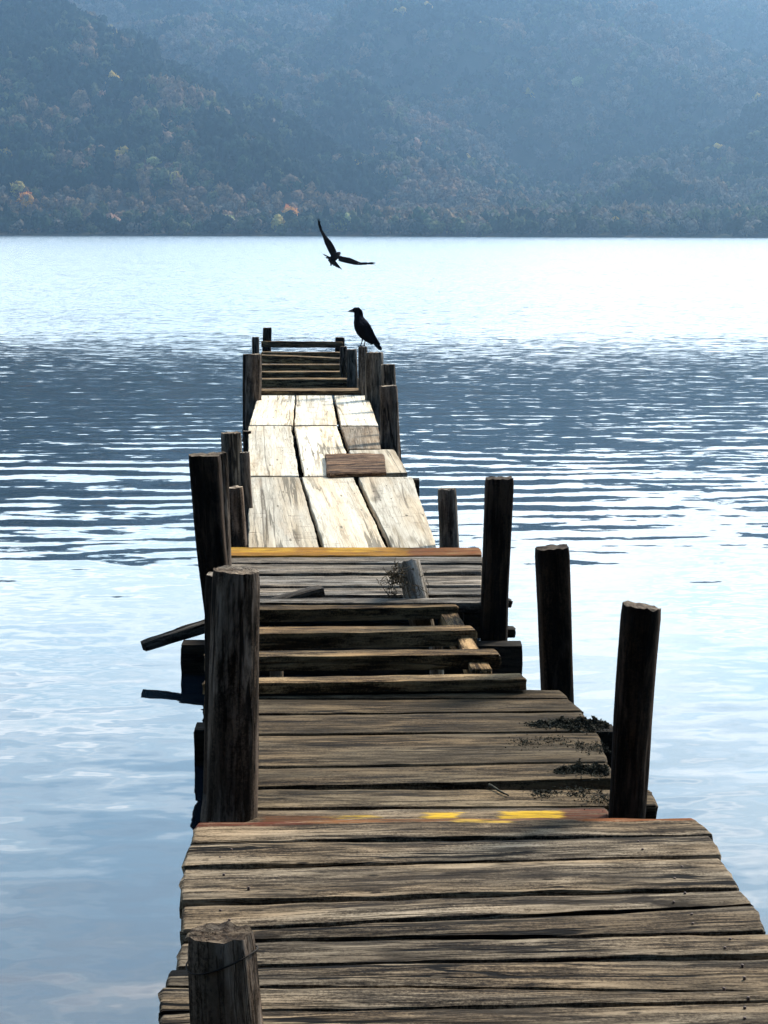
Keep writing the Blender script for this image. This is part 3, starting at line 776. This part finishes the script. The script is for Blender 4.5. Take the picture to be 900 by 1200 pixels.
w = mesh_obj('lake', [(-3300, -300, WATER), (3300, -300, WATER), (3300, 3300, WATER), (-3300, 3300, WATER)], [(0, 1, 2, 3)], M['water'], None, smooth=False)
tag(w, kind='structure')

# ------------------------------------------------------------------ HILLS
SH = 1300.0
crest = [(-62, 1345, 2), (-81, 1400, 16), (-107, 1480, 52), (-146, 1550, 96), (-211, 1640, 122), (-262, 1740, 166), (-301, 1780, 195), (-420, 1930, 262), (-640, 2100, 320), (-1000, 2200, 340)]
cr_np = np.array(crest, float)
def fbm(x, y, sc_, oc=5, seed=0.):
    v = np.empty(x.shape)
    fx, fy = x.ravel()/sc_, y.ravel()/sc_
    v = np.array([noise.fractal(Vector((a, b, seed)), 1.0, 2.0, oc) for a, b in zip(fx, fy)])
    return v.reshape(x.shape)
gx = np.arange(-900, 901, 14.0); gy = np.arange(1270, 3100, 14.0)
X, Y = np.meshgrid(gx, gy)
def height(X, Y):
    n1 = fbm(X, Y, 330., 4, 1.); n2 = fbm(X, Y, 90., 4, 5.)
    sh = SH + 6*np.sin(X/70.) + 4*np.sin(X/23.)
    foot = 1395 + 30*np.sin(X/160. + 1) + np.clip((-X-10)*1.1, 0, 300)
    d = np.clip(Y - foot, 0, None)
    top = 2600 + 60*np.sin(X/300.)
    ramp_ = np.clip(d / (top - foot), 0, 1)
    H = 312 + 14*np.sin(X/260. + 2.6) + 8*np.sin(X/95.)
    main = H * (ramp_ ** 1.2) + (n1*75 + n2*26) * np.clip(ramp_*5, 0, 1) * np.clip((1.02-ramp_)*4, .25, 1)
    # gullies that run down the slope
    gul = np.abs(np.sin(X/120. + n1*1.6 + Y/700.))
    main -= 42*(1 - gul)**2 * np.clip(ramp_*4, 0, 1) * np.clip((1.1-ramp_)*2, 0, 1)
    main -= np.clip(Y - top - 60, 0, None) * .25
    # spur on the left, descending to the shore
    best = np.full(X.shape, -1e9)
    for (x0, y0, h0), (x1, y1, h1) in zip(crest, crest[1:]):
        dx, dy = x1-x0, y1-y0; L2 = dx*dx + dy*dy
        tt = np.clip(((X-x0)*dx + (Y-y0)*dy)/L2, 0, 1)
        ds = np.hypot(X - (x0+tt*dx), Y - (y0+tt*dy))
        side_ = (X - x0)*dy - (Y - y0)*dx                    # > 0 on the far, right-hand side of the crest
        k_ = np.where(side_ > 0, 1.15, .44)
        best = np.maximum(best, h0 + tt*(h1-h0) - k_*(np.sqrt(ds*ds + 14*14) - 14))
    spur = best + (n2*10 + n1*18) * np.clip(best/60, 0, 1)
    low = np.clip((Y - sh) * .055, -3, 9) + n2*1.5
    land = np.maximum(np.maximum(main, spur), low); height.split = (main, spur)
    return np.where(Y < sh, -3 + 0*land, np.where(Y < sh+12, np.minimum(land, (Y-sh)*.12), land))
Hh = height(X, Y); HM, HS = height.split
ny_, nx_ = X.shape
idx = np.arange(ny_*nx_).reshape(ny_, nx_)
quads = np.stack([idx[:-1, :-1], idx[:-1, 1:], idx[1:, 1:], idx[1:, :-1]], -1).reshape(-1, 4)
def np_mesh(name, V, faces, mat, color=None, smooth=True):
    me = D.meshes.new(name); k = faces.shape[1]
    me.vertices.add(len(V)); me.vertices.foreach_set('co', V.astype(np.float32).ravel())
    me.loops.add(faces.size); me.loops.foreach_set('vertex_index', faces.astype(np.int32).ravel())
    me.polygons.add(len(faces)); me.polygons.foreach_set('loop_start', np.arange(0, faces.size, k, dtype=np.int32))
    me.polygons.foreach_set('use_smooth', np.full(len(faces), smooth))
    if color is not None:
        at = me.color_attributes.new('tint', 'FLOAT_COLOR', 'POINT')
        at.data.foreach_set('color', np.concatenate([color, np.ones((len(color), 1))], 1).astype(np.float32).ravel())
    me.materials.append(mat); me.update(calc_edges=True)
    o = D.objects.new(name, me); C.objects.link(o); return o
t = NT('hill_ground'); geo = t.n('ShaderNodeNewGeometry'); n_ = t.noise(geo.outputs['Position'], .03, 8., .65)
col = t.ramp(n_.outputs[0], [(.3, (.030, .040, .022)), (.5, (.060, .055, .035)), (.68, (.11, .085, .06))])
bs = t.n('ShaderNodeBsdfPrincipled'); t.l(col, bs.inputs['Base Color']); bs.inputs['Roughness'].default_value = .95; bs.inputs['Specular IOR Level'].default_value = .05
M['ground'] = t.out(bs.outputs[0])
hill = np_mesh('hills', np.stack([X.ravel(), Y.ravel(), Hh.ravel()], 1), quads, M['ground']); tag(hill, kind='structure')

# forest ---------------------------------------------------------------
def ico(sub):
    bm = bmesh.new(); bmesh.ops.create_icosphere(bm, subdivisions=sub, radius=1)
    v = np.array([x.co[:] for x in bm.verts]); f = np.array([[q.index for q in p.verts] for p in bm.faces]); bm.free(); return v, f
def crown_template(seed, conic=False, clumps=34, big=1):
    rs = np.random.RandomState(seed); Vs = []; Fs = []; k = 0
    v1, f1 = ico(2 if big > 1 else 1)
    for q in range(4 * big):
        c = rs.normal(0, .34, 3); c[2] = abs(c[2])*.8 + .05 if q else .1
        r = rs.uniform(.42, .62) if q else .62
        v = v1 * (r * (1 + rs.uniform(-.22, .22, (len(v1), 1)))) + c
        Vs.append(v); Fs.append(f1 + k); k += len(v)
    for q in range(clumps):
        d = rs.normal(0, 1, 3); d /= np.linalg.norm(d); d[2] = d[2]*.8 + .1
        c = d * rs.uniform(.6, 1.05); s_ = rs.uniform(.10, .24)
        tet = rs.normal(0, 1, (4, 3)) * s_ + c
        Vs.append(tet); Fs.append(np.array([[0, 1, 2], [0, 2, 3], [0, 3, 1], [1, 3, 2]]) + k); k += 4
    V = np.concatenate(Vs); Fq = np.concatenate(Fs)
    if conic:
        zz = np.clip((V[:, 2] + 1)/2.2, 0, 1); V[:, :2] *= (1.15 - zz)[:, None]; V[:, 2] *= 1.5
    return V, Fq
tpl = [crown_template(i) for i in range(10)] + [crown_template(20+i, True) for i in range(3)]
t = NT('forest_foliage'); at = t.n('ShaderNodeAttribute', attribute_name='tint'); geo = t.n('ShaderNodeNewGeometry')
n_ = t.noise(geo.outputs['Position'], .55, 3., .7)
col = t.mix(t.rng(n_.outputs[0], .3, .7), (.45, .45, .45), (1.35, 1.35, 1.35)); col = t.mix(1., at.outputs[0], col, 'MULTIPLY')
bs = t.n('ShaderNodeBsdfPrincipled'); t.l(col, bs.inputs['Base Color']); bs.inputs['Roughness'].default_value = .9; bs.inputs['Specular IOR Level'].default_value = .05
tr = t.n('ShaderNodeBsdfTranslucent'); t.l(col, tr.inputs[0]); mx = t.n('ShaderNodeMixShader'); mx.inputs[0].default_value = .25
t.l(bs.outputs[0], mx.inputs[1]); t.l(tr.outputs[0], mx.inputs[2]); M['forest'] = t.out(mx.outputs[0])

rs = np.random.RandomState(3)
STEP = 8.6
px_, py_ = np.meshgrid(np.arange(-780, 781, STEP), np.arange(1304, 2680, STEP))
px_ = px_ + rs.uniform(-.5, .5, px_.shape)*STEP; py_ = py_ + rs.uniform(-.5, .5, py_.shape)*STEP
px_, py_ = px_.ravel(), py_.ravel()
keep = np.abs(px_) < .29*py_; px_, py_ = px_[keep], py_[keep]
def hsample(x, y, Hh=None):
    Hh = globals()['Hh'] if Hh is None else Hh
    fx = (x - gx[0])/14.0; fy = (y - gy[0])/14.0
    ix = np.clip(fx.astype(int), 0, nx_-2); iy = np.clip(fy.astype(int), 0, ny_-2); tx = fx-ix; ty = fy-iy
    return (Hh[iy, ix]*(1-tx)*(1-ty) + Hh[iy, ix+1]*tx*(1-ty) + Hh[iy+1, ix]*(1-tx)*ty + Hh[iy+1, ix+1]*tx*ty)
ph = hsample(px_, py_)
kp = ph > -.3; px_, py_, ph = px_[kp], py_[kp], ph[kp]
far_split = np.stack([hsample(px_, py_, HM), hsample(px_, py_, HS)], 1)
mixn = fbm(px_, py_, 120., 3, 9.); mix2 = fbm(px_, py_, 40., 2, 15.)
Vs = []; Fs = []; Cs = []; k = 0
pal = {'dark': (.012, .026, .014), 'green': (.030, .050, .020), 'olive': (.10, .105, .04), 'brown': (.20, .125, .062), 'rust': (.22, .13, .075), 'grey': (.17, .135, .095), 'yellow': (.50, .32, .06)}
for i in range(len(px_)):
    h = ph[i]; u = rs.rand()
    belt = 3.5 < h < 24 and py_[i] < 1540 and px_[i] < 130 + 60*mixn[i]
    s_ = rs.uniform(4.2, 6.6); ti = rs.randint(0, 10)
    if py_[i] < SH + 26:
        c = pal['dark'] if u < .3 else pal['green'] if u < .55 else pal['olive'] if u < .85 else pal['grey']; s_ = rs.uniform(3.4, 6.2)
    elif belt:
        c = pal['rust'] if u < .30 else pal['grey'] if u < .50 else pal['brown'] if u < .92 else pal['olive']; s_ = rs.uniform(3., 5.)
    else:
        hm, hs = far_split[i]
        if hs > hm - 4:      # the evergreen spur
            v = mixn[i]*.7 + mix2[i]*.5 + rs.normal(0, .2) - .16
            c = pal['dark'] if v < -.02 else pal['green'] if v < .14 else pal['olive'] if v < .28 else pal['brown'] if v < .45 else pal['rust']
        else:
            v = mixn[i]*.9 + mix2[i]*.45 + rs.normal(0, .18) + .14
            c = pal['dark'] if v < -.14 else pal['green'] if v < .08 else pal['olive'] if v < .22 else pal['brown'] if v < .36 else pal['grey'] if v < .8 else pal['rust']
        if rs.rand() < .004: c = pal['yellow']
        if c == pal['dark'] and u < .25: ti = 10 + rs.randint(0, 3)
    V, Fq = tpl[ti]
    a = rs.uniform(0, 2*PI); ca, sa = math.cos(a), math.sin(a)
    sz = s_ * rs.uniform(.9, 1.45)
    W = np.empty_like(V); W[:, 0] = (V[:, 0]*ca - V[:, 1]*sa)*s_; W[:, 1] = (V[:, 0]*sa + V[:, 1]*ca)*s_; W[:, 2] = V[:, 2]*sz + sz*.85
    W += (px_[i], py_[i], h); Vs.append(W); Fs.append(Fq + k); k += len(V)
    cc = np.array(c) * rs.uniform(.7, 1.35); Cs.append(np.tile(cc, (len(V), 1)))
fo_ = np_mesh('forest', np.concatenate(Vs), np.concatenate(Fs), M['forest'], np.concatenate(Cs), smooth=False)
tag(fo_, 'hazy mixed autumn woodland covering the far hillside', 'forest', kind='stuff')

# single autumn trees that stand out
def leafmat(name, c):
    t = NT(name); raw, co, r = t.obj_coords(); n_ = t.noise(co, .8, 4., .6)
    col = t.mix(t.rng(n_.outputs[0], .3, .7), tuple(x*.55 for x in c), tuple(min(1, x*1.35) for x in c))
    bs = t.n('ShaderNodeBsdfPrincipled'); t.l(col, bs.inputs['Base Color']); bs.inputs['Roughness'].default_value = .9
    tr = t.n('ShaderNodeBsdfTranslucent'); t.l(col, tr.inputs[0]); mx = t.n('ShaderNodeMixShader'); mx.inputs[0].default_value = .35
    t.l(bs.outputs[0], mx.inputs[1]); t.l(tr.outputs[0], mx.inputs[2]); return t.out(mx.outputs[0])
LM = {'orange': leafmat('leaves_orange', (.75, .34, .05)), 'yellow': leafmat('leaves_yellow', (.46, .33, .07)), 'pale': leafmat('leaves_pale', (.40, .38, .14)), 'rusty': leafmat('leaves_rusty', (.45, .24, .14))}
bark = plain('bark', (.10, .085, .07), .9, .1, .3, 2.)
def far_tree(px, py, r, kind, label, tall=1.2):
    # walk out along the sight line until it meets the slope
    d = ray(px, py); best = None
    for yy in np.arange(1306, 2600, 3.0):
        p = CP + d*(yy/d.y); g = float(hsample(np.array([p.x]), np.array([yy]))[0])
        if g + r*tall*1.1 >= p.z: best = (p.x, yy, g); break
    if not best: return
    x, yy, g = best
    root = empty('tree', (x, yy - 3, g - .3)); tag(root, label, 'tree', 'bright autumn trees on the far shore')
    V, Fq = crown_template(int(px*7 + py), False, 160, 2)
    V = V * (r, r, r*tall) + (0, 0, r*tall*1.15)
    o = np_mesh('crown', V, Fq, LM[kind], smooth=False); o.parent = root
    pts = [Vector((0, 0, -1)), Vector((.1, 0, r*.5)), Vector((-.1, .1, r*1.0)), Vector((.1, 0, r*1.5))]
    tube(pts, lambda q: r*.07*(1-.6*q), 'trunk', bark, root, n=8)
far_tree(340, 253, 5.0, 'orange', 'bright orange autumn tree near the shore, left of the flying crow')
far_tree(327, 266, 4.2, 'yellow', 'pale yellow tree at the waterline below the bright orange one')
far_tree(207, 214, 4.2, 'yellow', 'yellow tree low on the dark left spur of the hill')
far_tree(180, 190, 4.0, 'pale', 'pale yellowish tree higher on the dark left spur', .8)
far_tree(119, 116, 4.2, 'rusty', 'small pinkish tree high on the left spur')
far_tree(22, 222, 4.2, 'yellow', 'dull yellow tree low on the slope at the far left')
far_tree(31, 237, 4.6, 'orange', 'small ochre tree just under the dull yellow one at the far left')
far_tree(134, 262, 4.4, 'rusty', 'reddish bush at the foot of the spur by the water')
far_tree(402, 263, 4.4, 'pale', 'pale green willow by the water, right of the flying crow')
far_tree(268, 262, 4.2, 'pale', 'pale green bush by the water below the tip of the spur')
far_tree(676, 98, 5.0, 'pale', 'lone pale tree halfway up the hazy right hillside')
far_tree(486, 172, 5.2, 'rusty', 'tan tree on the hillside right of the middle')

# wooded bank assumed where the pier starts; unseen, added to block sky from behind
bx = np.arange(-260, 261, 10.0); by = np.array([-9., -12., -18., -30., -50., -80., -120.])
BX, BY = np.meshgrid(bx, by)
bh = np.array([-.6, .25, 1.5, 7., 17., 32., 48.])[:, None] + .6*np.sin(BX/9.)*np.linspace(0, 4, 7)[:, None]
bi = np.arange(BX.size).reshape(BX.shape); bq = np.stack([bi[:-1, :-1], bi[1:, :-1], bi[1:, 1:], bi[:-1, 1:]], -1).reshape(-1, 4)
bank = np_mesh('sky_block_bank', np.stack([BX.ravel(), BY.ravel(), bh.ravel()], 1), bq, M['ground']); tag(bank, kind='structure')
Vs = []; Fs = []; Cs = []; k = 0
for q in range(1500):
    x = rs.uniform(-130, 130); y = -13 - 100*rs.rand()**1.6; g = np.interp(-y, -by, [-.6, .25, 1.5, 7., 17., 32., 48.])
    s_ = rs.uniform(4., 6.5); V, Fq = tpl[rs.randint(0, 13)]; W = V*(s_, s_, s_*1.9) + (x, y - s_*.3, g + s_*1.9); Vs.append(W); Fs.append(Fq + k); k += len(V)
    Cs.append(np.tile(np.array(pal['dark'])*rs.uniform(.7, 1.4), (len(V), 1)))
fb = np_mesh('sky_block_woodland', np.concatenate(Vs), np.concatenate(Fs), M['forest'], np.concatenate(Cs), smooth=False)
tag(fb, 'dark woodland added unseen behind the viewer to block the sky', 'forest', kind='stuff')

# ------------------------------------------------------------------ HAZE
t = NT('haze'); pv = t.n('ShaderNodeVolumePrincipled')
pv.inputs['Color'].default_value = (.175, .30, .455, 1); pv.inputs['Density'].default_value = .00028; pv.inputs['Anisotropy'].default_value = .62
M['haze'] = t.out(pv.outputs[0], 'Volume')
bm = bmesh.new(); bmesh.ops.create_cube(bm, size=1, matrix=Matrix.Translation((0, 1450, 210)) @ Matrix.Diagonal((6800, 3900, 430, 1)))
me = D.meshes.new('haze'); bm.to_mesh(me); bm.free(); me.materials.append(M['haze'])
hz = D.objects.new('haze', me); C.objects.link(hz); tag(hz, kind='stuff')

# ------------------------------------------------------------------ LIGHT
SUN_EL, SUN_AZ = math.radians(36), math.radians(38)      # azimuth to the right of the view
t = NT('World', True); sc.world = t.m
sky = t.n('ShaderNodeTexSky'); sky.sky_type = 'NISHITA'; sky.sun_disc = False
sky.sun_elevation = SUN_EL; sky.sun_rotation = SUN_AZ; sky.air_density = 1.2; sky.dust_density = 1.0; sky.altitude = 100
tc = t.n('ShaderNodeTexCoord'); gv = tc.outputs['Generated']
sp = t.n('ShaderNodeSeparateXYZ'); t.l(gv, sp.inputs[0])
zz = t.math('ADD', t.math('MAXIMUM', sp.outputs[2], 0.), .09)
cb = t.n('ShaderNodeCombineXYZ'); t.l(t.math('DIVIDE', sp.outputs[0], zz), cb.inputs[0]); t.l(t.math('DIVIDE', sp.outputs[1], zz), cb.inputs[1])
cn = t.noise(t.vscale(cb.outputs[0], (1.0, 2.2, 1)), 1., 7., .6, .5)
cm = t.ramp(cn.outputs[0], [(.36, .22), (.50, .5), (.60, 1.)])
lowb = t.rng(sp.outputs[2], .235, .155)                    # cloud bank low over the hills
front = t.rng(sp.outputs[1], -.2, .7)
side = t.rng(sp.outputs[0], -.5, .4, .75, 1.)
fac = t.math('MULTIPLY', t.math('MAXIMUM', t.math('MULTIPLY', cm, .75), t.math('MULTIPLY', lowb, .85)), t.math('MULTIPLY', front, side))
CLOUD = 19.0
cs = t.noise(t.vscale(cb.outputs[0], (1.4, 4.5, 1)), 1., 5., .6)
ccol = t.mix(t.rng(cs.outputs[0], .35, .62), (CLOUD*.58, CLOUD*.68, CLOUD*.74), (CLOUD, CLOUD*.99, CLOUD*.97))
lowsky = t.rng(sp.outputs[2], .42, .16, 1., 1.45)
tint = t.n('ShaderNodeCombineXYZ'); t.l(t.math('MULTIPLY', lowsky, .74), tint.inputs[0]); t.l(t.math('MULTIPLY', lowsky, .97), tint.inputs[1]); t.l(t.math('MULTIPLY', lowsky, 1.05), tint.inputs[2])
skyc = t.mix(1., sky.outputs[0], tint.outputs[0], 'MULTIPLY')
col = t.mix(fac, skyc, ccol)
bg = t.n('ShaderNodeBackground'); t.l(col, bg.inputs[0]); bg.inputs[1].default_value = .15
wo = t.n('ShaderNodeOutputWorld'); t.l(bg.outputs[0], wo.inputs[0])
sl = D.lights.new('sun', 'SUN'); sl.energy = 4.6; sl.angle = math.radians(12); sl.color = (1, .92, .80)
so = D.objects.new('sun', sl); C.objects.link(so)
sd = Vector((math.sin(SUN_AZ)*math.cos(SUN_EL), math.cos(SUN_AZ)*math.cos(SUN_EL), math.sin(SUN_EL)))
so.rotation_euler = sd.to_track_quat('Z', 'Y').to_euler(); so.location = (20, 30, 40)

sc.view_settings.view_transform = 'Standard'; sc.view_settings.look = 'None'; sc.view_settings.gamma = 1
sc.view_settings.use_curve_mapping = False; sc.view_settings.exposure = 1.1
sc.render.engine = 'CYCLES'
sc.cycles.volume_bounces = 0; sc.cycles.max_bounces = 8; sc.cycles.use_denoising = True
sc.cycles.transparent_max_bounces = 8
